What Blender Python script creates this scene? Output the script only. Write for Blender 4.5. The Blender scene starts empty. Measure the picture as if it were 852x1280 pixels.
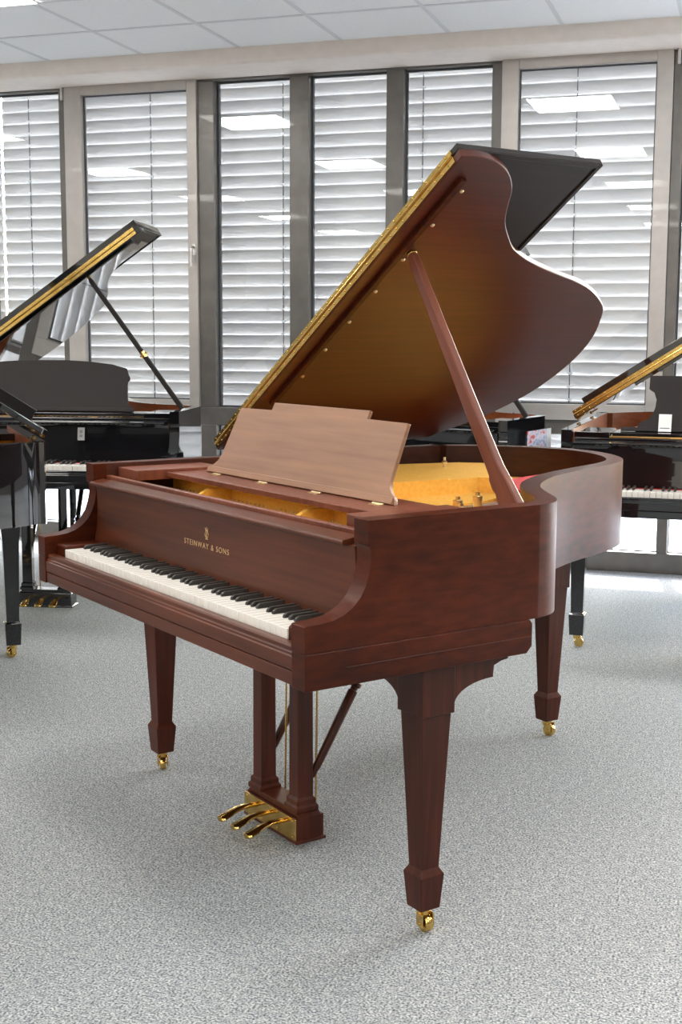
import bpy, bmesh, math, random
from mathutils import Vector, Matrix
random.seed(7)
S = bpy.context.scene
COL = S.collection
PI = math.pi

# ------------------------------------------------------------------ materials
def new_mat(name):
    m = bpy.data.materials.new(name); m.use_nodes = True
    nt = m.node_tree
    return m, nt, nt.nodes['Principled BSDF']

def setp(b, **k):
    names = dict(rough='Roughness', metal='Metallic', coat='Coat Weight', coatr='Coat Roughness', spec='Specular IOR Level',
                 sheen='Sheen Weight', col='Base Color', em='Emission Color', ems='Emission Strength')
    for a, v in k.items():
        if a in ('col', 'em'): v = (*v, 1)
        b.inputs[names[a]].default_value = v

def plain(name, col, **k):
    m, nt, b = new_mat(name); setp(b, col=col, **k)
    return m

def noise_mat(name, c1, c2, scale, stretch=(1, 1, 1), detail=4, bump=0.0, lo=.35, hi=.65, bdist=.001, **k):
    m, nt, b = new_mat(name); setp(b, **k)
    tc = nt.nodes.new('ShaderNodeTexCoord'); mp = nt.nodes.new('ShaderNodeMapping')
    mp.inputs['Scale'].default_value = stretch
    nz = nt.nodes.new('ShaderNodeTexNoise'); nz.inputs['Scale'].default_value = scale; nz.inputs['Detail'].default_value = detail
    cr = nt.nodes.new('ShaderNodeValToRGB')
    cr.color_ramp.elements[0].position = lo; cr.color_ramp.elements[0].color = (*c1, 1)
    cr.color_ramp.elements[1].position = hi; cr.color_ramp.elements[1].color = (*c2, 1)
    L = nt.links.new
    L(tc.outputs['Object'], mp.inputs['Vector']); L(mp.outputs['Vector'], nz.inputs['Vector'])
    L(nz.outputs['Fac'], cr.inputs['Fac']); L(cr.outputs['Color'], b.inputs['Base Color'])
    if bump:
        bp = nt.nodes.new('ShaderNodeBump'); bp.inputs['Strength'].default_value = bump; bp.inputs['Distance'].default_value = bdist
        L(nz.outputs['Fac'], bp.inputs['Height']); L(bp.outputs['Normal'], b.inputs['Normal'])
    return m

def wood(name, c1, c2, stretch, rough=.34, coat=.08, coatr=.2, bump=.12, spec=.32):
    """fine pore lines over a broad ribbon figure; grain runs along the axis with the small scale"""
    m, nt, b = new_mat(name); setp(b, rough=rough, coat=coat, coatr=coatr, spec=spec)
    L = nt.links.new
    tc = nt.nodes.new('ShaderNodeTexCoord')
    mp = nt.nodes.new('ShaderNodeMapping'); mp.inputs['Scale'].default_value = stretch
    n1 = nt.nodes.new('ShaderNodeTexNoise'); n1.inputs['Scale'].default_value = 60; n1.inputs['Detail'].default_value = 6
    mp2 = nt.nodes.new('ShaderNodeMapping'); mp2.inputs['Scale'].default_value = tuple(math.sqrt(s) for s in stretch)
    n2 = nt.nodes.new('ShaderNodeTexNoise'); n2.inputs['Scale'].default_value = 3.2; n2.inputs['Detail'].default_value = 3
    L(tc.outputs['Object'], mp.inputs['Vector']); L(mp.outputs['Vector'], n1.inputs['Vector'])
    L(tc.outputs['Object'], mp2.inputs['Vector']); L(mp2.outputs['Vector'], n2.inputs['Vector'])
    mx = nt.nodes.new('ShaderNodeMath'); mx.operation = 'MULTIPLY_ADD'; mx.inputs[1].default_value = .45
    L(n1.outputs['Fac'], mx.inputs[0])
    m2 = nt.nodes.new('ShaderNodeMath'); m2.operation = 'MULTIPLY'; m2.inputs[1].default_value = .55
    L(n2.outputs['Fac'], m2.inputs[0]); L(m2.outputs[0], mx.inputs[2])
    cr = nt.nodes.new('ShaderNodeValToRGB')
    cr.color_ramp.elements[0].position = .38; cr.color_ramp.elements[0].color = (*c1, 1)
    cr.color_ramp.elements[1].position = .62; cr.color_ramp.elements[1].color = (*c2, 1)
    L(mx.outputs[0], cr.inputs['Fac']); L(cr.outputs['Color'], b.inputs['Base Color'])
    bp = nt.nodes.new('ShaderNodeBump'); bp.inputs['Strength'].default_value = bump; bp.inputs['Distance'].default_value = .0006
    L(n1.outputs['Fac'], bp.inputs['Height']); L(bp.outputs['Normal'], b.inputs['Normal'])
    return m

M = {}
WC1, WC2 = (.026, .0043, .0010), (.076, .0128, .0028)
M['wood_x'] = wood('mahogany_x', (.038, .0088, .0032), (.108, .0265, .0092), (.05, 1, 1), spec=.28)
M['wood_y'] = wood('mahogany_y', WC1, WC2, (1, .05, 1), spec=.2)
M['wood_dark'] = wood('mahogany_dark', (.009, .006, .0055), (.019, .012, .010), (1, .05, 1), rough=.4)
M['wood_lid'] = wood('mahogany_lid', (.048, .0085, .0038), (.098, .0185, .008), (1, .05, 1), rough=.32, spec=.45)
M['wood_z'] = wood('mahogany_z', (.040, .009, .004), (.095, .021, .009), (1, 1, .05), spec=.2)
M['wood_rim'] = wood('mahogany_rim', WC1, WC2, (.25, .25, 1), bump=.25, rough=.37, spec=.19, coat=0)
M['wood_warm'] = wood('mahogany_warm', (.11, .030, .016), (.20, .060, .032), (1, 1, .07), rough=.38)
M['wood_desk_sheen'] = wood('mahogany_desk_sheen', (.19, .088, .046), (.31, .157, .083), (.05, 1, .7), rough=.42, coat=.25, coatr=.35)  # lighter mahogany: ceiling light reflected by the desk is put into its colour
M['wood_inner'] = wood('mahogany_inner', (.035, .009, .005), (.075, .019, .009), (.3, .3, 1), rough=.4)
M['black'] = plain('black_polish', (.006, .006, .007), rough=.04, coat=1.0, coatr=.02)
M['black_satin'] = plain('black_satin', (.016, .012, .011), rough=.5, spec=.22)
M['brown_inner'] = wood('inner_rim_brown', (.13, .032, .012), (.25, .075, .03), (.2, .2, 1), rough=.35)
M['gold'] = noise_mat('plate_gold', (.86, .45, .07), (.93, .53, .10), 90, bump=.1, rough=.5, metal=.1, coat=0, spec=.25)
M['brass'] = noise_mat('brass', (.62, .40, .10), (.78, .54, .19), 25, rough=.17, metal=1.0)
M['brass_pale'] = plain('pale_brass', (.86, .70, .42), rough=.28, metal=1.0)
M['steel'] = plain('steel', (.62, .62, .62), rough=.25, metal=1.0)
M['copper'] = plain('copper_string', (.60, .30, .17), rough=.3, metal=1.0)
M['felt_red'] = noise_mat('red_felt', (.50, .015, .02), (.62, .03, .035), 250, bump=.3, rough=.95)
M['felt_black'] = plain('black_felt', (.012, .012, .012), rough=.95)
M['ivory'] = plain('white_key', (.86, .82, .75), rough=.22, coat=.4, coatr=.1)
M['ebony'] = noise_mat('black_key', (.018, .016, .014), (.035, .030, .026), 60, stretch=(1, .1, 1), rough=.38)
M['soundboard'] = wood('spruce', (.34, .17, .06), (.46, .25, .10), (1, .06, 1), rough=.35)
M['rubber'] = plain('rubber', (.02, .02, .02), rough=.8)
M['inlay'] = plain('gold_inlay', (.72, .50, .27), rough=.35, metal=.55)
M['card'] = plain('white_card', (.80, .79, .76), rough=.6)
M['card_grey'] = plain('grey_card', (.30, .30, .29), rough=.6)
M['ink'] = plain('printed_grey', (.16, .15, .15), rough=.7)

# ------------------------------------------------------------------ mesh helpers
def bm_new(): return bmesh.new()

def prism(bm, pts, a, b, axis='z'):
    """closed polygon pts (2D) extruded from a to b along axis"""
    def P(p, h):
        return {'z': (p[0], p[1], h), 'x': (h, p[0], p[1]), 'y': (p[0], h, p[1])}[axis]
    v0 = [bm.verts.new(P(p, a)) for p in pts]; v1 = [bm.verts.new(P(p, b)) for p in pts]
    n = len(pts)
    bm.faces.new(v0[::-1]); bm.faces.new(v1)
    for i in range(n):
        j = (i + 1) % n
        bm.faces.new((v0[i], v0[j], v1[j], v1[i]))
    return v0, v1

def box(bm, x0, x1, y0, y1, z0, z1):
    return prism(bm, [(x0, y0), (x1, y0), (x1, y1), (x0, y1)], z0, z1)

def frus(bm, cx, cy, levels):
    """square sections (half, z) stacked"""
    rings = []
    for lv in levels:
        h, z = lv[0], lv[1]
        rings.append([bm.verts.new((cx + sx * h, cy + sy * h, z)) for sx, sy in ((-1, -1), (1, -1), (1, 1), (-1, 1))])
    bm.faces.new(rings[0][::-1]); bm.faces.new(rings[-1])
    for r, q in zip(rings, rings[1:]):
        for i in range(4):
            j = (i + 1) % 4
            bm.faces.new((r[i], r[j], q[j], q[i]))

def lathe(bm, c, prof, axis=(0, 0, 1), seg=20):
    """prof: (radius, height along axis) from point c"""
    A = Vector(axis).normalized(); T = A.orthogonal().normalized(); B = A.cross(T); c = Vector(c)
    rings = []
    for r, h in prof:
        r = max(r, 1e-5)
        rings.append([bm.verts.new(c + A * h + (T * math.cos(t) + B * math.sin(t)) * r) for t in [2 * PI * k / seg for k in range(seg)]])
    bm.faces.new(rings[0][::-1]); bm.faces.new(rings[-1])
    for p, q in zip(rings, rings[1:]):
        for i in range(seg):
            j = (i + 1) % seg
            bm.faces.new((p[i], p[j], q[j], q[i]))

def tube(bm, pts, r, seg=8):
    pts = [Vector(p) for p in pts]; rings = []
    rs = r if isinstance(r, (list, tuple)) else [r] * len(pts)
    for i, p in enumerate(pts):
        d = (pts[min(i + 1, len(pts) - 1)] - pts[max(i - 1, 0)]).normalized()
        up = Vector((0, 0, 1)) if abs(d.z) < .95 else Vector((1, 0, 0))
        T = d.cross(up).normalized(); B = d.cross(T)
        rings.append([bm.verts.new(p + (T * math.cos(t) + B * math.sin(t)) * rs[i]) for t in [2 * PI * k / seg for k in range(seg)]])
    bm.faces.new(rings[0][::-1]); bm.faces.new(rings[-1])
    for p, q in zip(rings, rings[1:]):
        for i in range(seg):
            j = (i + 1) % seg
            bm.faces.new((p[i], p[j], q[j], q[i]))

def finish(name, bm, mat, parent=None, bevel=0.0, sharp=32, seg=2, wn=False):
    bmesh.ops.recalc_face_normals(bm, faces=bm.faces)
    lim = math.radians(sharp)
    for f in bm.faces: f.smooth = True
    for e in bm.edges:
        if len(e.link_faces) != 2 or e.calc_face_angle(0) > lim: e.smooth = False
    me = bpy.data.meshes.new(name); bm.to_mesh(me); bm.free()
    for m in (mat if isinstance(mat, (list, tuple)) else [mat]): me.materials.append(m)
    o = bpy.data.objects.new(name, me); COL.objects.link(o)
    if parent: o.parent = parent
    if bevel:
        md = o.modifiers.new('bevel', 'BEVEL'); md.width = bevel; md.segments = seg
        md.limit_method = 'ANGLE'; md.angle_limit = math.radians(40); md.harden_normals = False
    if bevel or wn:
        wm = o.modifiers.new('normals', 'WEIGHTED_NORMAL'); wm.keep_sharp = True; wm.weight = 80
    return o

def empty(name, loc=(0, 0, 0), rz=0, parent=None):
    o = bpy.data.objects.new(name, None); COL.objects.link(o); o.empty_display_size = .1
    o.location = loc; o.rotation_euler = (0, 0, rz)
    if parent: o.parent = parent
    return o

def tag(o, label, cat, group=None, kind=None):
    o['label'] = label
    if cat: o['category'] = cat
    if group: o['group'] = group
    if kind: o['kind'] = kind
    return o

def struct(o, label=None):
    o['kind'] = 'structure'
    if label: o['label'] = label
    return o

def smooth_path(pts, sub=5):
    out = []
    n = len(pts)
    for i in range(n - 1):
        p0, p1, p2, p3 = pts[max(i - 1, 0)], pts[i], pts[i + 1], pts[min(i + 2, n - 1)]
        straight = math.dist(p1, p2) > .3
        for k in range(1 if straight else sub):
            t = k / (1 if straight else sub)
            out.append(tuple(.5 * (2 * b + (c - a) * t + (2 * a - 5 * b + 4 * c - d) * t * t + (3 * b - a - 3 * c + d) * t ** 3)
                             for a, b, c, d in zip(p0, p1, p2, p3)))
    out.append(tuple(pts[-1]))
    return out

def offset_path(pts, w):
    """offset to the left of travel"""
    out = []
    for i, p in enumerate(pts):
        a = pts[max(i - 1, 0)]; b = pts[min(i + 1, len(pts) - 1)]
        dx, dy = b[0] - a[0], b[1] - a[1]; l = math.hypot(dx, dy)
        out.append((p[0] - dy / l * w, p[1] + dx / l * w))
    return out

def text_mesh(body, size, extrude=.0004, spacing=1.0):
    cu = bpy.data.curves.new('lettering', 'FONT'); cu.body = body; cu.size = size; cu.extrude = extrude
    cu.align_x = 'CENTER'; cu.space_character = spacing
    o = bpy.data.objects.new('tmp', cu); COL.objects.link(o)
    bpy.context.view_layer.update()
    me = bpy.data.meshes.new_from_object(o.evaluated_get(bpy.context.evaluated_depsgraph_get()))
    bpy.data.objects.remove(o); bpy.data.curves.remove(cu)
    return me

# ------------------------------------------------------------------ the grand piano
W = 1.47
RIM = [(1.47, .20), (1.47, .58), (1.468, .65), (1.447, .708), (1.40, .757), (1.335, .80), (1.262, .845), (1.19, .90), (1.12, .975),
       (1.05, 1.075), (.99, 1.19), (.945, 1.30), (.905, 1.41), (.865, 1.51), (.80, 1.615), (.70, 1.70), (.57, 1.762), (.42, 1.785),
       (.28, 1.745), (.14, 1.645), (.04, 1.52), (0, 1.40), (0, .20)]
LID = [(1.44, .607), (1.445, .66), (1.43, .73), (1.395, .79), (1.342, .84), (1.278, .875), (1.213, .915), (1.148, .978), (1.10, 1.035),
       (1.05, 1.135), (1.005, 1.26), (.955, 1.415), (.905, 1.515), (.84, 1.605), (.77, 1.655), (.675, 1.705), (.56, 1.735), (.425, 1.735),
       (.29, 1.70), (.155, 1.61), (.055, 1.49), (.005, 1.36), (.0, .607)]
ZR, ZB, ZS, ZT = .9775, .634, .713, .770      # rim top, keybed bottom, split line, arm top

KEY_MESH = {}
def key_meshes():
    if KEY_MESH: return KEY_MESH
    w = 1.225 / 52
    bm = bm_new(); box(bm, -w / 2 + .0006, w / 2 - .0006, 0, .125, -.024, 0)
    o = finish('white_key', bm, M['ivory'], bevel=.0012); KEY_MESH['w'] = o
    bm = bm_new()
    prism(bm, [(0, -.004), (.002, .0065), (.010, .0115), (.078, .0125), (.078, -.004)], -.0056, .0056, 'x')
    for v in bm.verts:
        if v.co.z > .005: v.co.x *= .8
    o = finish('black_key', bm, M['ebony'], bevel=.0012); KEY_MESH['b'] = o
    return KEY_MESH

def place_keys(root):
    km = key_meshes(); w = 1.225 / 52
    for k in ('w', 'b'):
        src = km[k]
        for i in range(52):
            if k == 'b' and (i == 51 or 'ABCDEFG'[i % 7] in 'BE'): continue
            o = src.copy(); COL.objects.link(o); o.parent = root
            if k == 'w': o.location = (.1225 + w * (i + .5), .034, .7405)
            else: o.location = (.1225 + w * (i + 1), .082, .7405)

def caster(parent, cx, cy, ang, r=.021):
    bm = bm_new()
    lathe(bm, (cx, cy, .036), [(.013, 0), (.016, .004), (.016, .018), (.020, .022)])
    ca, sa = math.cos(ang), math.sin(ang)
    ox, oy = cx + ca * .010, cy + sa * .010
    def q(x, y): return (ox + ca * x - sa * y, oy + sa * x + ca * y)
    for s in (-1, 1):
        a, b = s * .0125, s * .0165
        v = [q(-.014, a), q(.012, a), q(.012, b), q(-.014, b)]
        prism(bm, v, .014, .045)
    tube(bm, [(*q(0, -.018), .021), (*q(0, .018), .021)], .0035)
    c = finish('caster', bm, M['brass'], parent, bevel=.0008)
    bm = bm_new()
    lathe(bm, (*q(0, -.010), r), [(.010, 0), (r * .93, .001), (r, .004), (r, .016), (r * .93, .019), (.010, .020)],
          axis=(-sa, ca, 0), seg=24)
    finish('wheel', bm, M['brass'], c)
    return c

def leg(root, mat, cx, cy, ztop, blocky=False, corbels=()):
    bm = bm_new()
    if blocky:
        frus(bm, cx, cy, [(.030, .057), (.034, .145), (.034, .150), (.026, .156), (.034, .50), (.040, .56), (.040, ztop)])
    else:
        frus(bm, cx, cy, [(.027, .057), (.0335, .139), (.0335, .1405), (.0245, .156), (.0405, .520), (.046, .521), (.046, ztop)])
    l = finish('leg', bm, mat, root, bevel=.0012)
    for d in corbels:
        R = []
        n = 10
        for k in range(n + 1):       # quarter-round bracket
            t = k / n * PI / 2
            R.append((.046 + .115 * (1 - math.cos(t)) * 1.0, .527 + .058 * math.sin(t) ** .8))
        R = [(.046, .52)] + R + [(.161, .590), (.163, .612), (.185, .620), (.205, .622), (.205, ztop), (.046, ztop)]
        bm = bm_new(); hw = .043
        if d[0]:
            prism(bm, [(cx + d[0] * a, z) for a, z in R], cy - hw, cy + hw, 'y')
        else:
            prism(bm, [(cy + d[1] * a, z) for a, z in R], cx - hw, cx + hw, 'x')
        finish('bracket', bm, mat, l, bevel=.001)
    caster(l, cx, cy, random.uniform(-.6, .9))
    return l

def lyre(root, mat, pm):
    cx, cy = .735, .40
    bm = bm_new()
    box(bm, cx - .134, cx + .134, cy - .042, cy + .045, .030, .092)
    box(bm, cx - .139, cx + .139, cy - .045, cy + .050, .022, .031)
    prism(bm, [(cx - .134, .092), (cx - .122, .104), (cx - .122, .108), (cx + .122, .108), (cx + .122, .104), (cx + .134, .092)], cy - .034, cy + .036, 'y')
    ly = finish('lyre_box', bm, mat, root, bevel=.0015)
    for s in (-1, 1):
        bm = bm_new()
        frus(bm, cx + s * .095, cy - .002, [(.034, .104), (.034, .116), (.029, .122), (.029, .134), (.0235, .141), (.0225, .60), (.030, .612), (.030, ZB + .002)])
        finish('lyre_post', bm, mat, ly, bevel=.0012)
    bm = bm_new()
    box(bm, cx - .133, cx + .133, cy - .046, cy - .0415, .032, .091)
    for dx in (-.12, -.04, .04, .12):
        for z in (.040, .083): lathe(bm, (cx + dx, cy - .0475, z), [(.003, 0), (.003, .002)], axis=(0, 1, 0), seg=8)
    finish('pedal_plate', bm, pm, ly, bevel=.0006)
    for k in (-1, 0, 1):
        bm = bm_new(); x = cx + k * .072
        n = 9; rings = []
        prof = [(.0, .008, .070), (.012, .0085, .071), (.035, .011, .072), (.062, .015, .068), (.085, .018, .060), (.104, .020, .054), (.114, .014, .051)]
        for (dy, hw, z) in prof:
            y = cy - .045 - dy
            ring = []
            for t in range(12):
                a = 2 * PI * t / 12
                ring.append(bm.verts.new((x + hw * math.cos(a), y, z + .0065 * math.sin(a))))
            rings.append(ring)
        bm.faces.new(rings[0][::-1]); bm.faces.new(rings[-1])
        for p, q in zip(rings, rings[1:]):
            for i in range(12):
                j = (i + 1) % 12
                bm.faces.new((p[i], p[j], q[j], q[i]))
        finish('pedal', bm, M['brass'], ly, sharp=60)
    for s in (-1, 1):                    # turned back braces
        a = Vector((cx + s * .110, cy + .022, .19)); b = Vector((cx + s * .110, cy + .33, ZB + .06)); L = (b - a).length
        bm = bm_new()
        f = lambda t: t * L
        lathe(bm, a, [(.006, 0), (.0085, .006), (.0085, .02), (.011, .03), (.0125, f(.25)), (.0135, f(.42)), (.0135, f(.43)), (.010, f(.435)), (.010, f(.448)),
                      (.0155, f(.452)), (.0155, f(.47)), (.010, f(.475)), (.010, f(.495)), (.0145, f(.50)), (.013, f(.55)), (.0135, f(1.0))], axis=b - a, seg=10)
        finish('lyre_brace', bm, mat, ly)
    for dx in (.105, .06, -.05):
        bm = bm_new(); tube(bm, [(cx + dx, cy + .038, .10), (cx + dx, cy + .045, ZB + .01)], .0028)
        finish('pedal_rod', bm, M['brass'], ly)
    return ly

def grand_piano(name, loc, rz, style='black', lid_angle=33, tail_scale=1.0, rim_bottom=.713, desk='step', rear_leg=(.484, 1.62),
                detail=True, caster_keys=True):
    root = empty(name, loc, rz)
    main = style == 'mahogany'
    def ys(y): return y if y < .7 else .7 + (y - .7) * tail_scale
    wx, wy, wz, wr = (M['wood_x'], M['wood_y'], M['wood_z'], M['wood_rim']) if main else (M['black'],) * 4
    win = M['wood_inner'] if main else M['brown_inner']
    warm = M['wood_warm'] if main else M['black']
    rim = [(x, ys(y)) for x, y in smooth_path(RIM)]
    if rear_leg[1] > .7: rear_leg = (rear_leg[0], ys(rear_leg[1]))
    # -- rim: bent band plus the two arms
    T = .052 if main else .045
    inn = offset_path(rim, T)
    bm = bm_new()
    zb = rim_bottom
    A = [bm.verts.new((x, y, ZR)) for x, y in rim]; B = [bm.verts.new((x, y, ZR)) for x, y in inn]
    A0 = [bm.verts.new((x, y, zb)) for x, y in rim]; B0 = [bm.verts.new((x, y, zb)) for x, y in inn]
    for i in range(len(rim) - 1):
        j = i + 1
        bm.faces.new((A[i], A[j], B[j], B[i])).material_index = 0
        bm.faces.new((A0[i], A[i], A[j], A0[j])[::-1]); bm.faces.new((B[i], B0[i], B0[j], B[j])[::-1]).material_index = 1
        bm.faces.new((A0[i], A0[j], B0[j], B0[i]))
    bm.faces.new((A[0], B[0], B0[0], A0[0])); bm.faces.new((A[-1], A0[-1], B0[-1], B[-1]))
    prof = [(0, ZS), (0, ZT - .001), (.004, ZT + .001), (.040, ZT + .0025), (.070, ZT + .006), (.095, ZT + .0135), (.118, ZT + .027), (.137, ZT + .045), (.151, ZT + .068),
            (.160, ZT + .095), (.1645, ZT + .120), (.1645, ZT + .138), (.162, ZT + .150), (.157, ZT + .156), (.157, ZR), (.2, ZR), (.2, ZS)]
    for a, b in ((0, T), (W - T, W)):
        v0, v1 = prism(bm, prof, a, b, 'x')
    bmesh.ops.remove_doubles(bm, verts=bm.verts, dist=.0004)
    if main:
        dead = [f for f in bm.faces if all(abs(v.co.y - .2) < .001 for v in f.verts)]
        bmesh.ops.delete(bm, geom=dead, context='FACES')
    case = finish('rim', bm, [wr, win], root, sharp=34, wn=True)
    # bright split line between rim and keybed
    bm = bm_new()
    box(bm, -.0015 if not main else .0, W, -.001, .61, ZS - .0012, ZS + .0004)
    # -- keybed
    bm.free(); bm = bm_new()
    prism(bm, [(0, ZB), (0, ZS - .0012), (.615, ZS - .0012), (.622, ZS - .010), (.622, ZB + .016), (.606, ZB)], 0, T, 'x')
    prism(bm, [(0, ZB), (0, ZS - .0012), (.615, ZS - .0012), (.622, ZS - .010), (.622, ZB + .016), (.606, ZB)], W - T, W + .0022, 'x')
    box(bm, W, W + .0042, .10, .618, .6715, .6745)
    for f in bm.faces: f.material_index = 1
    prism(bm, [(.0035, ZB + .002), (.0035, .666), (.60, .666), (.60, ZB + .002)], T - .0005, W - T + .0005, 'x')
    finish('keybed', bm, [wx, wr], root, bevel=.0016)
    # -- key slip, key blocks
    bm = bm_new()
    prism(bm, [(.002, .669), (.002, .697), (.0055, .700), (.0055, .704), (.009, .707), (.009, .715), (.013, .7195), (.031, .7195), (.031, .669)], T, W - T, 'x')
    finish('key_slip', bm, M['wood_x'] if main else wx, root, bevel=.0008)
    for a, b in ((T + .001, .1215), (1.3485, W - T - .001)):
        bm = bm_new(); prism(bm, [(.036, .70), (.036, .744), (.040, .749), (.158, .749), (.158, .70)], a, b, 'x')
        finish('key_block', bm, wy if main else wx, root, bevel=.002)
    place_keys(root)
    bm = bm_new(); box(bm, .122, 1.348, .150, .1535, .738, .7425)
    finish('name_felt', bm, M['felt_red'], root)
    # -- fallboard
    bm = bm_new()
    f0, f1 = T + .006, W - T - .006
    prism(bm, [(.155, .745), (.1575, .775), (.1625, .80), (.165, .835), (.1655, .87), (.164, .90), (.161, .915), (.20, .925), (.20, .745)], f0, f1, 'x')
    prism(bm, [(.145, .9165), (.1425, .9195), (.1425, .9235), (.145, .9275), (.190, .934), (.190, .915)], f0 if True else 0, f1 - .018, 'x')
    fb = finish('fallboard', bm, wx if main else M['black'], root, bevel=.001)
    # -- lock rail behind it
    bm = bm_new()
    box(bm, f0, f1, .196, .214, .90, .943)
    finish('lock_rail', bm, warm if main else wx, root, bevel=.002)
    # lettering
    if main:
        me = text_mesh('STEINWAY & SONS', .0205, spacing=1.25)
        t = bpy.data.objects.new('lettering', me); COL.objects.link(t); me.materials.append(M['inlay'])
        me.transform(Matrix.Rotation(PI / 2, 4, 'X'))
        xs = [v.co.x for v in me.vertices]; wd = max(xs) - min(xs)
        me.transform(Matrix.Scale(.238 / wd, 4, (1, 0, 0)))
        t.location = (.747, .1626, .8175); t.parent = fb
        bm = bm_new()                      # small lyre emblem
        y0 = .1640
        for s in (-1, 1):
            tube(bm, [(s * .002, 0, .004), (s * .0075, 0, .007), (s * .0095, 0, .013), (s * .0062, 0, .020), (s * .0055, 0, .025), (s * .0088, 0, .029)], .0009, 6)
        for dx in (-.0026, 0, .0026): tube(bm, [(dx, 0, .004), (dx, 0, .027)], .0005, 5)
        tube(bm, [(-.0062, 0, .0225), (.0062, 0, .0225)], .0009, 6)
        tube(bm, [(-.006, 0, .001), (.006, 0, .001)], .0012, 6)
        tube(bm, [(0, 0, .026), (0, 0, .032)], .0008, 6)
        e = finish('emblem', bm, M['inlay'], fb); e.location = (.749, y0, .842)
    # -- side slabs, tray, desk
    tz = .958
    for a, b in ((T + .001, .192), (1.28, W - T - .001)):
        bm = bm_new()
        prism(bm, [(a, .237), (b if a < .5 else a + .002, .237 if a < .5 else .225), (b, .237 if a < .5 else .225), (b, .52), (a, .52)] if a < .5 else
              [(a, .232), (b, .225), (b, .52), (a, .52)], .936, .9655)
        finish('side_slab', bm, M['wood_warm'] if main else wx, root, bevel=.002)
    bm = bm_new()
    box(bm, .194, 1.278, .333, .53, .945, tz - .001)
    box(bm, .194, 1.278, .329, .338, .943, tz)
    tray = finish('desk_tray', bm, M['wood_warm'] if main else wx, root, bevel=.0015)
    # desk
    cx = .713 if main else (.68 if desk == 'shaped' else .72)
    if desk == 'step':
        half = [(.468, .0), (.466, .010), (.458, .020), (.440, .030), (.428, .040), (.420, .058), (.418, .085), (.413, .15), (.408, .208), (.2345, .210), (.2335, .233)]
    elif desk == 'arch':
        half = [(.45, .0), (.45, .02), (.425, .05), (.415, .14), (.417, .155), (.425, .165), (.425, .178), (.417, .190), (.405, .222), (.33, .243), (.22, .257), (.10, .264)]
    else:
        half = [(.40, .0), (.385, .04), (.345, .060), (.33, .085), (.322, .11), (.318, .15), (.330, .185), (.352, .200), (.352, .262), (.20, .262), (.19, .250)]
    outl = [(cx + a, b) for a, b in half] + [(cx - a, b) for a, b in half[::-1]]
    bm = bm_new(); prism(bm, outl, 0, .011, 'y')
    dk = finish('music_desk', bm, M['wood_desk_sheen'] if main else M['black_satin'], root, bevel=.0015)
    dk.location = (0, .437, tz); dk.rotation_euler = (-math.radians(24), 0, 0)
    bm = bm_new(); box(bm, cx - .462, cx + .462, -.006, .001, 0, .018)
    finish('desk_ledge', bm, M['wood_desk_sheen'] if main else M['black_satin'], dk, bevel=.0015)
    if main:
        for x in (.345, .605, .872, 1.142):
            bm = bm_new()
            box(bm, x - .022, x + .022, .405, .418, tz - .001, tz + .0015)
            tube(bm, [(x - .022, .418, tz + .002), (x + .022, .418, tz + .002)], .0022, 8)
            finish('desk_hinge', bm, M['brass_pale'], root)
    # -- soundboard and bottom
    inner = [(x, y) for x, y in offset_path(rim, T + .0015)]
    poly = [p for p in inner]
    bm = bm_new(); prism(bm, poly + [(poly[-1][0], .60), (poly[0][0], .60)][0:0], .795, .803)
    finish('soundboard', bm, M['soundboard'], root)
    bm = bm_new()
    for (x0, y0, x1, y1) in ((.2, .62, .35, 1.60), (.5, .62, .52, 1.66), (.8, .62, .74, 1.52), (1.1, .62, .95, 1.15)):
        dx, dy = x1 - x0, ys(y1) - y0; l = math.hypot(dx, dy); nx, ny = -dy / l * .025, dx / l * .025
        prism(bm, [(x0 + nx, y0 + ny), (x0 - nx, y0 - ny), (x1 - nx, ys(y1) - ny), (x1 + nx, ys(y1) + ny)], .72, .794)
    box(bm, T, W - T, .585, .66, .666, .794)
    finish('bracing', bm, M['brown_inner'], root)
    # -- gold plate with its struts
    bm = bm_new()
    pl = [(x, y) for x, y in offset_path(rim, T + .003)]
    pl = [(x, max(y, .24)) for x, y in pl]
    prism(bm, pl, .862, .880 if not main else .872)
    if main:
        # raised bass plateau and its sloping end
        prism(bm, [(.085, .60), (.60, .60), (.615, 1.06), (.60, 1.19), (.69, 1.26), (.47, 1.38), (.26, 1.52), (.19, 1.45), (.13, 1.22)], .880, .929)
        prism(bm, [(.575, .60), (.600, .60), (.616, 1.06), (.60, 1.08)], .929, .933)
        prism(bm, [(.60, .60), (.86, .60), (.84, .80), (.80, 1.05), (.72, 1.22), (.60, 1.15)], .872, .886)
    for (xa, xb, y0, y1) in ((.41, .428, .235, .60), (.93, .948, .235, .60)):
        prism(bm, [(y0, .870), (y0 + .03, .885), (y0 + .07, .908), (y0 + .11, .928), (y1, .928), (y1, .870)], xa, xb, 'x')
    prism(bm, [(.42, .870), (.42, .925), (.43, .930), (.445, .930), (.452, .900), (.50, .900), (.53, .880)], T + .004, W - T - .004, 'x')
    for (x0, y0, x1, y1, w_) in (((1.22, .60, 1.06, .96, .011),) if main else ((.80, .60, .64, 1.52, .011), (1.02, .60, .80, 1.40, .011), (1.25, .60, 1.08, .93, .011))):
        y1 = ys(y1); dx, dy = x1 - x0, y1 - y0; l = math.hypot(dx, dy); nx, ny = -dy / l * w_, dx / l * w_
        prism(bm, [(x0 + nx, y0 + ny), (x0 - nx, y0 - ny), (x1 - nx, y1 - ny), (x1 + nx, y1 + ny)], .880, .918)
    plate = finish('iron_plate', bm, M['gold'], root, bevel=.003)
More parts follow.
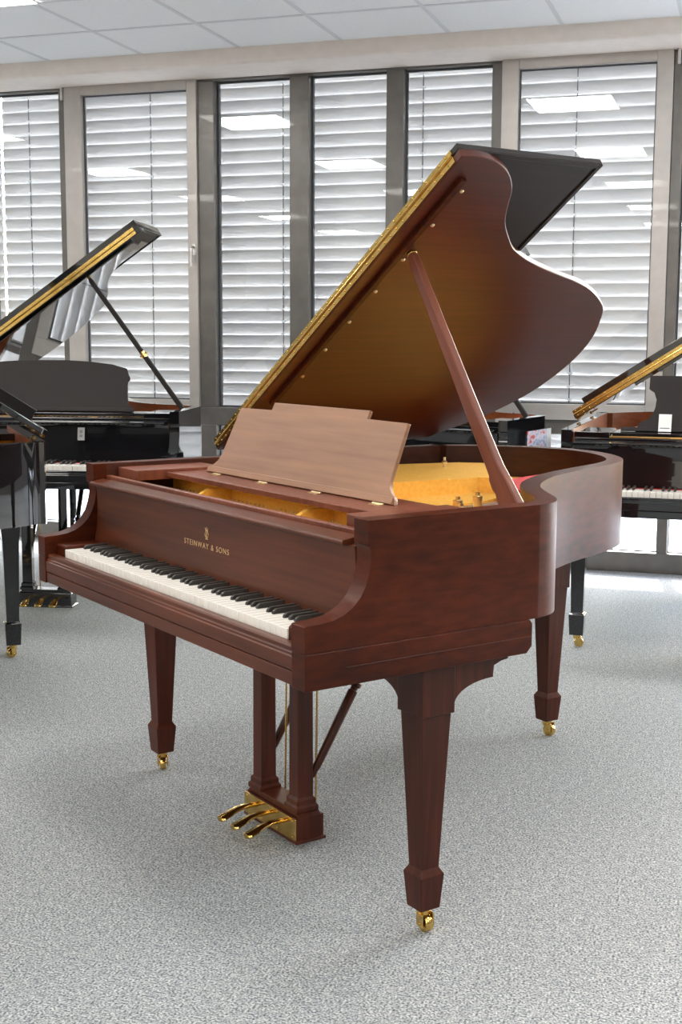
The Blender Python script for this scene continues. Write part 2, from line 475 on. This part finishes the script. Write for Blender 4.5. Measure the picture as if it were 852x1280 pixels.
    for x, y in ((1.21, .62), (1.10, .70), (1.06, .80), (.30, 1.30), (.585, .80)):
        if not main: break
        bm = bm_new()
        lathe(bm, (x, y, .878), [(.011, 0), (.011, .054), (.013, .055), (.013, .066), (.006, .068), (.006, .076)] if y < 1.2 else [(.006, .05), (.006, .062), (.010, .064), (.010, .07), (.005, .074), (.004, .085)], seg=12)
        finish('plate_bolt', bm, M['brass_pale'], plate)
    # tuning pins (could not be counted), strings
    bm = bm_new()
    for i in range(56):
        for r_ in range(3):
            x = .10 + i * .0225 + r_ * .004; y = .355 + r_ * .026
            if min(abs(x - .337), abs(x - .672), abs(x - 1.002)) < .012: continue
            vs = [bm.verts.new((x + .0028 * math.cos(a), y + .0028 * math.sin(a), z)) for z in (.875, .900) for a in (0, 2.1, 4.2)]
            bm.faces.new(vs[3:]);
            for k in range(3): bm.faces.new((vs[k], vs[(k + 1) % 3], vs[3 + (k + 1) % 3], vs[3 + k]))
    p = finish('tuning_pins', bm, M['steel'], root); p['kind'] = 'stuff'
    bm = bm_new()
    for i in range(64):
        x = (.64 if not main else 1.0) + i * .012
        if x > 1.385: break
        xe = x - .06 - (1.4 - x) * .12
        # end where the bent side is met
        ye = .62
        for (a, b) in zip(inner, inner[1:]):
            if min(a[0], b[0]) <= xe <= max(a[0], b[0]) and a[1] > .62 and a[0] > .6: ye = max(ye, (a[1] + b[1]) / 2 - .06)
        if x < .70: ye = ys(1.55)
        tube(bm, [(x, .53, .902), (xe, ye, .902)], .0009, 3)
    s_ = finish('treble_strings', bm, M['steel'], root); s_['kind'] = 'stuff'
    bm = bm_new()
    for i in range(26 if not main else 0):
        x = .11 + i * .0115
        tube(bm, [(x, .53, .938), (x + .25 + i * .006, ys(1.50 - i * .006), .938)], .0016, 4)
    if main: bm.free()
    else:
        s_ = finish('bass_strings', bm, M['copper'], root); s_['kind'] = 'stuff'
    if main:
        bm = bm_new()
        prism(bm, [(.745, 1.20), (.69, 1.39), (.79, 1.44), (.92, 1.15), (.99, 1.02), (.95, 1.0)], .930, .938)
        finish('string_felt', bm, M['felt_red'], root)
        bm = bm_new()                       # hitch pins along the bent side
        for k in range(16):
            t = k / 15; lathe(bm, (.88 - .16 * t, 1.25 + .22 * t, .93), [(.003, 0), (.003, .018), (.004, .020), (.004, .024)], seg=6)
        finish('hitch_pins', bm, M['steel'], root)
    # dampers
    bm = bm_new()
    for i in range(50):
        x = .12 + i * .024
        box(bm, x - .005, x + .005, .575, .62, .905 if x > .62 else .941, .925 if x > .62 else .955)
    if main: bm.free()
    else: finish('dampers', bm, M['black_satin'], root)
    # -- legs and lyre
    lm = wz if main else M['black']
    zt = ZB + .001
    leg(root, lm, W - .0638, .365, zt, not main, ((-1, 0), (0, 1)) if main else ())
    leg(root, lm, .0638, .365, zt, not main, ((1, 0), (0, 1)) if main else ())
    leg(root, lm, rear_leg[0], rear_leg[1], zb + .01, not main, ())
    bm = bm_new(); prism(bm, [(rear_leg[0] - .12, rear_leg[1] - .10), (rear_leg[0] + .14, rear_leg[1] - .10), (rear_leg[0] + .12, rear_leg[1] + .05), (rear_leg[0] - .10, rear_leg[1] + .05)], zb - .012, .794)
    finish('leg_plate', bm, wx if main else M['black'], root, bevel=.002)
    lyre(root, lm, M['brass'] if main else M['black'])
    # -- lid
    a = math.radians(lid_angle)
    lid = empty('lid', (0, 0, .995), 0, root); lid.rotation_euler = (0, -a, 0)
    lp = [(x, ys(y)) for x, y in smooth_path(LID)]
    bm = bm_new(); prism(bm, lp, 0, .021)
    lo = finish('lid_panel', bm, M['wood_lid'] if main else M['black'], lid, bevel=.0025)
    bm = bm_new()
    F0, F1 = .607, 1.085
    box(bm, 0 if main else .07, 1.44, F0, F1, .0235, .040 if main else .066)
    for (x0, x1, y0, y1) in ((0, 1.44, F1 - .014, F1), (1.426, 1.44, F0, F1)):
        box(bm, x0, x1, y0, y1, .0195 if x0 > 1 or y0 > 1 else .0195, .0235)
    bm2 = finish('front_flap', bm, M['wood_dark'] if main else M['black'], lid, bevel=.0015)
    # piano hinge between panel and flap: two leaves, knuckle, screw heads
    bm = bm_new()
    y = F0 - .0018
    prism(bm, [(.005, .004), (1.415, .004), (1.415, .0185), (.005, .0185)], y - .0012, y + .003, 'y')
    prism(bm, [(.005, .0255), (1.415, .0255), (1.415, .0385), (.005, .0385)], y - .0012, y + .003, 'y')
    tube(bm, [(.005, y - .002, .022), (1.415, y - .002, .022)], .0036, 10)
    for i in range(46):
        x = .02 + i * .0305
        for z in (.0105, .0325): lathe(bm, (x, y - .0032, z), [(.001, 0), (.0028, .001), (.0028, .003)], axis=(0, 1, 0), seg=7)
    finish('piano_hinge', bm, M['brass'], lid)
    bm = bm_new(); box(bm, .30, 1.37, .650, .668, -.013, .001)
    finish('batten', bm, M['wood_y'] if main else wx, lid, bevel=.002)
    for sx in (1.32, 1.184, 1.037, .891, .743, .598, .452):
        bm = bm_new(); lathe(bm, (sx, .690, .001), [(.006, 0), (.006, -.003), (.003, -.006)], seg=12)
        finish('lid_button', bm, M['brass_pale'], lid)
    bm = bm_new(); lathe(bm, (1.077, .69, -.006), [(.014, 0), (.014, -.008), (.010, -.010)], seg=14)
    finish('prop_cup', bm, M['brass'], lid, bevel=.001)
    for yy in (.75, 1.25):
        bm = bm_new(); tube(bm, [(-.006, ys(yy) - .035, -.002), (-.006, ys(yy) + .035, -.002)], .006, 10)
        box(bm, -.004, .03, ys(yy) - .03, ys(yy) + .03, -.003, .0005)
        finish('side_hinge', bm, M['brass'], lid)
    # -- prop
    tip = Vector((1.077 * math.cos(a) + .012 * math.sin(a), .69, .995 + 1.077 * math.sin(a) - .012 * math.cos(a)))
    base = Vector((1.402, .627, .935))
    d = tip - base; L = d.length; d.normalize()
    side = Vector((d.z, 0, -d.x)).normalized(); th = d.cross(side).normalized()
    if main:
        w = [(-.036, 0), (-.034, .03), (-.026, .07), (-.0235, .085), (-.028, .10), (-.027, .125), (-.0215, .135), (-.0205, .17), (-.019, .4), (-.014, L - .02), (-.008, L),
             (.008, L), (.012, L - .02), (.016, .4), (.0195, .17), (.021, .14), (.030, .08), (.036, .03), (.037, 0)]
        t_ = .011
    else:
        w = [(-.012, 0), (-.012, L - .02), (-.005, L), (.005, L), (.010, L - .02), (.012, 0)]; t_ = .010
    bm = bm_new(); prism(bm, w, -t_, t_, 'y')
    R3 = Matrix((side, -th, d)).transposed().to_4x4()
    pr = finish('lid_prop', bm, M['wood_warm'] if main else M['black_satin'], root, bevel=.003)
    pr.matrix_local = Matrix.Translation(base) @ R3
    if not main:
        bm = bm_new(); lathe(bm, (0, 0, L * .42), [(.015, 0), (.015, .03)], seg=12); box(bm, -.02, .02, -.012, .012, L * .42 + .01, L * .42 + .02)
        finish('prop_ferrule', bm, M['brass'], pr)
    return root

# place of the main instrument, from the camera fit: the room is square to x (along the windows) and y
CAM = Vector((0, 0, 1.3522))
piano = grand_piano('grand_piano', (-2.0048, 3.3008, 0), math.radians(-37.948), 'mahogany')
tag(piano, 'large reddish brown mahogany grand piano with open lid and stepped music desk', 'piano')

pB = grand_piano('grand_piano', (-3.945, 4.98, 0), math.radians(12), 'black', lid_angle=34.5, desk='arch', rim_bottom=.66)
pB.scale = (1.0, 1.0, 1.035)
tag(pB, 'black polished grand piano with arched music desk and open lid at left', 'piano')
pC = grand_piano('grand_piano', (-.763, 5.244, 0), 0, 'black', desk='shaped', rim_bottom=.66)
tag(pC, 'black grand piano at the right edge, white card leaning on its music desk', 'piano')
pD = grand_piano('grand_piano', (-2.55, 6.03, 0), math.radians(-12), 'black', desk='shaped', tail_scale=.62, rim_bottom=.66, rear_leg=(.484, 1.45))
tag(pD, 'black grand piano mostly hidden behind the mahogany one, poster against its treble cheek', 'piano')
pA = grand_piano('grand_piano', (-3.13, 4.97, 0), math.radians(218), 'black', desk='shaped', rim_bottom=.68, rear_leg=(.45, 1.50), tail_scale=.55)
tag(pA, 'black polished grand piano cut off by left picture edge, tail and one leg showing', 'piano')
for k in KEY_MESH.values(): bpy.data.objects.remove(k)

def local(root, p):
    return Matrix.Translation(root.location) @ Matrix.Diagonal((*root.scale, 1)) @ Matrix.Rotation(root.rotation_euler[2], 4, 'Z') @ Vector(p)

# cards and the poster
def card(name, root, p, w, h, tilt, lines, label, cat, mat='card'):
    e = empty(name, local(root, p), root.rotation_euler[2])
    e.rotation_euler[0] = tilt
    bm = bm_new(); box(bm, -w / 2, w / 2, -.0008, .0008, 0, h)
    finish('card_sheet', bm, M[mat], e)
    bm = bm_new()
    for (x0, x1, z0, z1) in lines: box(bm, x0 * w, x1 * w, -.0014, -.0007, z0 * h, z1 * h)
    finish('printing', bm, M['ink'], e)
    tag(e, label, cat)
card('price_card', pC, (.405, .428, .960), .054, .078, -math.radians(20), [(-.38, .38, .17, .22)],
     'small white card standing against the music desk of the right-hand black piano', 'card')
card('price_tag', pB, (1.005, .140, .845), .034, .060, -math.radians(8), [(-.2, .2, .55, .8), (-.2, .2, .25, .45)],
     'small grey tag hanging on the fallboard of the left black piano', 'tag', 'card_grey')
# poster with red, blue and white patches on the cheek of the piano behind
m, nt, b = new_mat('poster_print'); setp(b, rough=.5)
tc = nt.nodes.new('ShaderNodeTexCoord'); mp = nt.nodes.new('ShaderNodeMapping'); mp.inputs['Rotation'].default_value = (0, .6, 0); mp.inputs['Scale'].default_value = (1, 9, 16)
nz = nt.nodes.new('ShaderNodeTexNoise'); nz.inputs['Scale'].default_value = 1.6; nz.inputs['Detail'].default_value = 3
cr = nt.nodes.new('ShaderNodeValToRGB'); els = cr.color_ramp.elements
els[0].position = .38; els[0].color = (.36, .40, .55, 1); els[1].position = .62; els[1].color = (.62, .09, .09, 1)
e_ = els.new(.46); e_.color = (.75, .72, .78, 1); e_ = els.new(.55); e_.color = (.78, .55, .55, 1)
nt.links.new(tc.outputs['Object'], mp.inputs['Vector']); nt.links.new(mp.outputs['Vector'], nz.inputs['Vector'])
nt.links.new(nz.outputs['Fac'], cr.inputs['Fac']); nt.links.new(cr.outputs['Color'], b.inputs['Base Color'])
e = empty('poster', local(pD, (W + .003, .60, .778)), pD.rotation_euler[2])
bm = bm_new(); box(bm, 0, .0012, -.20, .06, 0, .135)
finish('poster_sheet', bm, m, e)
bm = bm_new(); box(bm, 0, .0012, .06, .12, 0, .135)
finish('window_reflection', bm, M['card'], e)  # white strip painted in for the window's reflection on the polished cheek
tag(e, 'poster in red, blue and white on the cheek of the black piano behind', 'poster')

# ------------------------------------------------------------------ room
X0, X1, Y0, WY, ZC = -8.4, 4.2, -5.5, 7.58, 3.03
carpet = noise_mat('carpet', (.062, .074, .088), (.565, .570, .565), 190, detail=5, bump=.6, lo=.33, hi=.69, bdist=.004, rough=.95)
# blotchy broad variation on top of the fleck
nt = carpet.node_tree; b = nt.nodes['Principled BSDF']; b.inputs['Specular IOR Level'].default_value = .15
ramp = [n_ for n_ in nt.nodes if n_.type == 'VALTORGB'][0]
n2 = nt.nodes.new('ShaderNodeTexNoise'); n2.inputs['Scale'].default_value = 45; n2.inputs['Detail'].default_value = 5
tc2 = nt.nodes.new('ShaderNodeTexCoord'); nt.links.new(tc2.outputs['Object'], n2.inputs['Vector'])
hs = nt.nodes.new('ShaderNodeMix'); hs.data_type = 'RGBA'; hs.blend_type = 'MULTIPLY'; hs.inputs[0].default_value = .55
r2 = nt.nodes.new('ShaderNodeValToRGB'); r2.color_ramp.elements[0].position = .35; r2.color_ramp.elements[0].color = (.55, .58, .62, 1)
r2.color_ramp.elements[1].position = .65; r2.color_ramp.elements[1].color = (1, 1, 1, 1)
nt.links.new(n2.outputs['Fac'], r2.inputs['Fac']); nt.links.new(ramp.outputs['Color'], hs.inputs[6]); nt.links.new(r2.outputs['Color'], hs.inputs[7])
nt.links.new(hs.outputs[2], b.inputs['Base Color'])

wall_m = noise_mat('painted_wall', (.62, .60, .57), (.66, .64, .61), 30, rough=.85, bump=.05)
ceil_m = noise_mat('ceiling_tile', (.84, .86, .87), (.90, .915, .92), 180, rough=.9, bump=.15)
grid_m = plain('ceiling_grid', (.70, .72, .74), rough=.6)
soffit_m = noise_mat('soffit_paint', (.84, .77, .71), (.88, .81, .75), 15, rough=.7)
frame_m = noise_mat('window_frame_dark', (.135, .126, .114), (.16, .15, .138), 12, rough=.32, metal=.35, coat=.2)
sash_m = noise_mat('window_sash_light', (.44, .41, .385), (.48, .45, .42), 12, rough=.33, metal=.3, coat=.2)
gasket_m = plain('gasket', (.05, .055, .065), rough=.5)
alu_m = plain('handle_aluminium', (.72, .70, .68), rough=.3, metal=.9)

bm = bm_new(); box(bm, X0, X1, Y0, WY + .02, -.12, 0); struct(finish('floor', bm, carpet), 'blue-grey flecked carpet')
bm = bm_new(); box(bm, X0, X1, Y0, 7.18, ZC, ZC + .08); box(bm, X0, X1, 7.18, WY + .14, ZC, ZC + .08)
ceiling = struct(finish('ceiling', bm, ceil_m), 'white suspended tile ceiling')
bm = bm_new()
t = .625
x = -3.567 - 8 * t
while x < X1:
    if x > X0: box(bm, x - .012, x + .012, Y0, 7.18, ZC - .003, ZC + .001)
    x += t
y = 6.58
while y > Y0:
    box(bm, X0, X1, y - .012, y + .012, ZC - .0035, ZC + .0005); y -= t
finish('grid_rail', bm, grid_m, ceiling)
bm = bm_new(); box(bm, X0 - .12, X0, Y0 - .12, WY + .2, 0, ZC); struct(finish('wall_left', bm, wall_m))
bm = bm_new(); box(bm, X1, X1 + .12, Y0 - .12, WY + .2, 0, ZC); struct(finish('wall_right', bm, noise_mat('darkened_wall', (.12, .105, .09), (.15, .13, .115), 20, rough=.8)))  # unseen wall, tone darkened so the mahogany side reflects less grey
bm = bm_new(); box(bm, X0 - .12, X1 + .12, Y0 - .12, Y0, 0, ZC); struct(finish('wall_rear', bm, wall_m))
# bulkhead along the window head, lower edge rounded
bm = bm_new()
pf = [(7.178, ZC + .001), (7.178, 2.988), (7.182, 2.974)]
pf = [(7.18, ZC + .001), (7.19, 2.985), (7.20, 2.968)] + [(7.225 - .024 * math.cos(t_), 2.962 - .020 * math.sin(t_)) for t_ in [i / 6 * PI / 2 for i in range(7)]] + [(7.60, 2.942), (7.60, ZC + .001)]
prism(bm, pf, X0, X1, 'x')
struct(finish('trim_1', bm, soffit_m, sharp=50), 'pale beige bulkhead above the windows')

# mullion grid
mull = [(-4.354, -4.302), (-3.376, -3.268), (-2.767, -2.643), (-2.155, -2.047), (-1.519, -1.458), (-.50, -.44)]
fixed = [(-3.268, -2.767), (-2.643, -2.155), (-2.047, -1.519)]
# same bay repeated to both sides
P_ = [-5.40, -4.354]
bm = bm_new()
YF, YB = WY - .02, WY + .10
def fbox(x0, x1, z0, z1, y0=YF, y1=YB): box(bm, x0, x1, y0, y1, z0, z1)
fbox(X0, X1, 2.930, 3.03)                                   # head
fbox(X0, X1, .800, .915)                                    # transom
fbox(X0, X1, 0, .118)                                       # foot
posts = mull + [(-5.00, -4.90), (-5.60, -5.50), (-6.20, -6.10), (-7.25, -7.19), (-8.4, -8.2), (.10, .20), (.70, .80), (1.30, 1.36), (2.32, 2.38), (3.0, 3.1), (3.7, 3.8), (4.1, 4.2)]
for a, b_ in posts:
    fbox(a, b_, .1175, .8005, YF - .001, YB - .001)
    fbox(a, b_, .9145, 2.9305, YF - .001, YB - .001)
fr = struct(finish('wall_back', bm, frame_m, bevel=.004), 'dark grey window frame grid')

# glass: see-through with fresnel reflection
gm = bpy.data.materials.new('window_glass'); gm.use_nodes = True; nt = gm.node_tree; nt.nodes.clear()
o_ = nt.nodes.new('ShaderNodeOutputMaterial'); mx = nt.nodes.new('ShaderNodeMixShader'); tr = nt.nodes.new('ShaderNodeBsdfTransparent')
gl = nt.nodes.new('ShaderNodeBsdfGlossy'); gl.inputs['Roughness'].default_value = 0.0
tr.inputs['Color'].default_value = (.93, .95, .955, 1)
fz = nt.nodes.new('ShaderNodeFresnel'); fz.inputs['IOR'].default_value = 1.5
ml = nt.nodes.new('ShaderNodeMath'); ml.operation = 'MULTIPLY'; ml.inputs[1].default_value = 3.2; ml.use_clamp = True
nt.links.new(fz.outputs[0], ml.inputs[0]); nt.links.new(ml.outputs[0], mx.inputs[0]); nt.links.new(tr.outputs[0], mx.inputs[1]); nt.links.new(gl.outputs[0], mx.inputs[2])
nt.links.new(mx.outputs[0], o_.inputs[0])

allposts = sorted(posts)
bays = [(a[1], b_[0]) for a, b_ in zip(allposts, allposts[1:]) if b_[0] - a[1] > .3]
wn, dn = 1, 1
GY = WY + .045
for (a, b_) in bays:
    sash = b_ - a > .9
    e = empty('window_%d' % wn, ((a + b_) / 2, GY, .118)); struct(e); wn += 1
    cx = (a + b_) / 2
    def pane(x0, x1, z0, z1, y=GY):
        bm = bm_new()
        vs = [bm.verts.new(v) for v in ((x0 - cx, y - GY, z0 - .118), (x1 - cx, y - GY, z0 - .118), (x1 - cx, y - GY, z1 - .118), (x0 - cx, y - GY, z1 - .118))]
        bm.faces.new(vs); finish('glass_pane', bm, gm, e)
    def ring(name, x0, x1, z0, z1, w, y0, y1, mat, bev=.002):
        bm = bm_new()
        for (p, q, r, s) in ((x0, x0 + w, z0, z1), (x1 - w, x1, z0, z1), (x0 + w, x1 - w, z0, z0 + w), (x0 + w, x1 - w, z1 - w, z1)):
            box(bm, p - cx, q - cx, y0 - GY, y1 - GY, r - .118, s - .118)
        return finish(name, bm, mat, e, bevel=bev)
    pane(a, b_, .118, .800)
    ring('gasket', a, b_, .118, .800, .006, GY - .008, GY + .008, gasket_m, 0)
    if sash:
        x0, x1 = a + .0, b_ - .0
        if a < -4: x0, x1 = a, b_
        L_, R_ = (x0 + .122, x1 - .066) if a < -4 else (x0 + .098, x1 - .089)
        bm = bm_new()
        for (p, q, r, s) in ((x0, L_, .885, 2.972), (R_, x1, .885, 2.972), (L_, R_, .885, .978 if a > -4 else .96), (L_, R_, 2.886, 2.972)):
            box(bm, p - cx, q - cx, WY - .045 - GY, WY + .03 - GY, r - .118, s - .118)
        finish('sash', bm, sash_m, e, bevel=.003)
        zb_ = .978 if a > -4 else .96
        pane(L_, R_, zb_, 2.886, WY + .0)
        ring('gasket', L_, R_, zb_, 2.886, .007, WY - .01, WY + .008, gasket_m, 0)
        hx = x0 - .012 if a < -4 else x1 + .028
        bm = bm_new(); lathe(bm, (hx - cx, WY - .048 - GY, 2.86 - .118), [(.009, 0), (.009, .10), (.006, .106)], seg=10)
        box(bm, hx - .006 - cx, hx + .006 - cx, WY - .045 - GY, WY - .015 - GY, 2.865 - .118, 2.96 - .118)
        finish('sash_hinge', bm, alu_m, e)
        hx = x1 - .022 if a < -4 else x0 + .022
        if a < -4:
            bm = bm_new(); box(bm, hx - .012 - cx, hx + .012 - cx, WY - .052 - GY, WY - .044 - GY, 1.87 - .118, 1.94 - .118)
            tube(bm, [(hx - cx, WY - .05 - GY, 1.92 - .118), (hx - cx, WY - .085 - GY, 1.92 - .118), (hx - cx, WY - .09 - GY, 1.91 - .118), (hx - cx, WY - .09 - GY, 1.80 - .118)], .009, 10)
            finish('window_handle', bm, alu_m, e, bevel=.002)
    else:
        pane(a, b_, .915, 2.930)
        ring('gasket', a, b_, .915, 2.930, .010, GY - .010, GY + .010, gasket_m, 0)

# external venetian blinds
slat_m, nt, b = new_mat('blind_slat'); setp(b, col=(.60, .60, .60), rough=.5, metal=.0, spec=.3)
tl = nt.nodes.new('ShaderNodeBsdfTranslucent'); tl.inputs['Color'].default_value = (.72, .72, .71, 1)
mx = nt.nodes.new('ShaderNodeMixShader'); mx.inputs[0].default_value = .006
nt.links.new(b.outputs[0], mx.inputs[1]); nt.links.new(tl.outputs[0], mx.inputs[2])
nt.links.new(mx.outputs[0], nt.nodes['Material Output'].inputs[0])
cord_m = plain('blind_cord', (.10, .10, .11), rough=.6)
clip_m = plain('cord_clip', (.95, .96, .96), rough=.15)
BY = WY + .20
def blind(x0, x1, zbot, cords, label):
    e = empty('external_blind', ((x0 + x1) / 2, BY, 3.02)); cx = (x0 + x1) / 2
    bm = bm_new(); z = 3.0; pitch = .0775
    levels = []
    while z - .08 > zbot:
        # curved slat nearly closed: lower edge towards the room
        pr = []
        for k in range(9):
            t = k / 8
            pr.append((.0065 - .013 * t + .0014 * math.sin(t * PI * 2), z - .089 + .089 * t))
        a_ = [bm.verts.new((x0 - cx, p[0], p[1] - 3.02)) for p in pr]; b2 = [bm.verts.new((x1 - cx, p[0], p[1] - 3.02)) for p in pr]
        for i in range(8): bm.faces.new((a_[i], a_[i + 1], b2[i + 1], b2[i]))
        levels.append(z); z -= pitch
    finish('slats', bm, slat_m, e, sharp=80)
    bm = bm_new(); box(bm, x0 - cx, x1 - cx, -.03, .03, z - .03 - 3.02, z - 3.02)
    finish('bottom_rail', bm, slat_m, e, bevel=.003)
    bm = bm_new(); box(bm, x0 - cx, x1 - cx, -.05, .05, -.01, .06)
    finish('head_rail', bm, slat_m, e)
    for c in cords:
        bm = bm_new(); tube(bm, [(c - cx, -.030, z - 3.02), (c - cx, -.030, -.01)],   .0034, 6)
        cd = finish('cord', bm, cord_m, e)
        bm = bm_new()
        for i, zz in enumerate(levels):
            dx = .004 if i % 2 else -.004
            box(bm, c - cx - .009 + dx, c - cx + .009 + dx, -.040, -.028, zz - .074 - 3.02, zz - .060 - 3.02)
        finish('cord_clips', bm, clip_m, cd)
    tag(e, label, 'blind')
GAP = .46
blind(-6.40, -4.925, GAP, (-5.4, -6.1), 'grey slatted external blind at the far left picture edge')
blind(-4.91, -3.43, GAP, (-4.689, -3.793), 'grey slatted external blind with two cords behind the light window sash at left')
blind(-3.415, -2.17, GAP, (-2.879,), 'grey slatted external blind with one cord left of the open mahogany lid')
blind(-2.16, -.495, GAP, (-1.977, -1.054), 'grey slatted external blind behind the mahogany lid tip and right-hand light sash')
blind(-.48, .14, GAP, (-.33,), 'grey slatted external blind at the far right picture edge')
blind(-8.35, -6.43, GAP, (-7.9, -6.7), 'grey slatted external blind beyond the left picture edge')

# outside ground
bm = bm_new(); box(bm, -22, 18, WY + .14, 32, -.22, -.10)
struct(finish('ground', bm, noise_mat('paving', (.62, .61, .60), (.70, .69, .68), 4, rough=.9)), 'pale paving outside')
bm = bm_new(); box(bm, X0, X1, WY - .0, WY + .14, -.20, .0)
struct(finish('trim_2', bm, frame_m))

# ceiling lamps
lamp_m, nt, b = new_mat('lamp_diffuser'); setp(b, col=(.9, .9, .9), em=(1.0, .975, .93), ems=1.0)
LAMP = b
proto = None
LL = 'square white recessed ceiling light, seen only as glass reflection'
for i in range(-1, 4):
    for j in range(0, 5):
        x, y = -3.82 + 2.5 * i, 5.643 - 2.5 * j
        if not (X0 + .4 < x < X1 - .4): continue
        if proto is None:
            proto = empty('ceiling_light', (x, y, ZC - .004))
            bm = bm_new()
            for (p, q, r, s) in ((-.31, -.295, -.31, .31), (.295, .31, -.31, .31), (-.295, .295, -.31, -.295), (-.295, .295, .295, .31)): box(bm, p, q, r, s, -.006, .0)
            f_ = finish('frame', bm, plain('lamp_frame', (.8, .8, .8), rough=.5), proto)
            bm = bm_new(); vs = [bm.verts.new(v) for v in ((-.295, -.295, -.003), (-.295, .295, -.003), (.295, .295, -.003), (.295, -.295, -.003))]; bm.faces.new(vs)
            g_ = finish('diffuser', bm, lamp_m, proto)
            e = proto
        else:
            e = proto.copy(); COL.objects.link(e); e.location = (x, y, ZC - .004)
            for ch in (f_, g_):
                c = ch.copy(); COL.objects.link(c); c.parent = e
        tag(e, LL, 'ceiling light', 'ceiling lights')
        if i == 0 and j == 0:
            tag(e, 'square white ceiling light cut off at the top left picture corner', 'ceiling light', 'ceiling lights')

# ------------------------------------------------------------------ light
LAMP_STRENGTH = 29.0
LAMP.inputs['Emission Strength'].default_value = LAMP_STRENGTH
w = bpy.data.worlds.new('world'); S.world = w; w.use_nodes = True; nt = w.node_tree
bg = nt.nodes['Background']
sky = nt.nodes.new('ShaderNodeTexSky'); sky.sky_type = 'NISHITA'
sky.sun_disc = False; sky.sun_elevation = math.radians(34); sky.sun_rotation = math.radians(10); sky.air_density = 1.2; sky.dust_density = 1.5
nt.links.new(sky.outputs[0], bg.inputs[0]); bg.inputs[1].default_value = 4.0
sd = bpy.data.lights.new('sun', 'SUN'); sd.energy = 13.0; sd.angle = math.radians(1.5); sd.color = (1, .97, .92)
so = bpy.data.objects.new('sun', sd); COL.objects.link(so)
dirv = Vector((.16, -1, -.62)).normalized()     # travels into the room and down
so.rotation_euler = dirv.to_track_quat('-Z', 'Y').to_euler(); so.location = (0, 12, 6)

# ------------------------------------------------------------------ camera
cd = bpy.data.cameras.new('camera'); co = bpy.data.objects.new('camera', cd); COL.objects.link(co)
Rv = Vector((.9520, .3062, .0041)).normalized(); Fv = Vector((-.3029, .9435, -.1344)).normalized()
Rv = (Rv - Fv * Rv.dot(Fv)).normalized(); Uv = Rv.cross(Fv)
mt = Matrix((Rv, Uv, -Fv)).transposed().to_4x4(); mt.translation = CAM
co.matrix_world = mt
cd.sensor_fit = 'VERTICAL'; cd.sensor_height = 36; cd.sensor_width = 24; cd.lens = 1597.9 / 1280 * 36
cd.clip_start = .05; cd.clip_end = 200
S.camera = co
S.view_settings.view_transform = 'Standard'; S.view_settings.look = 'None'
S.view_settings.exposure = 0; S.view_settings.gamma = 1
try: S.view_settings.use_curve_mapping = False
except Exception: pass
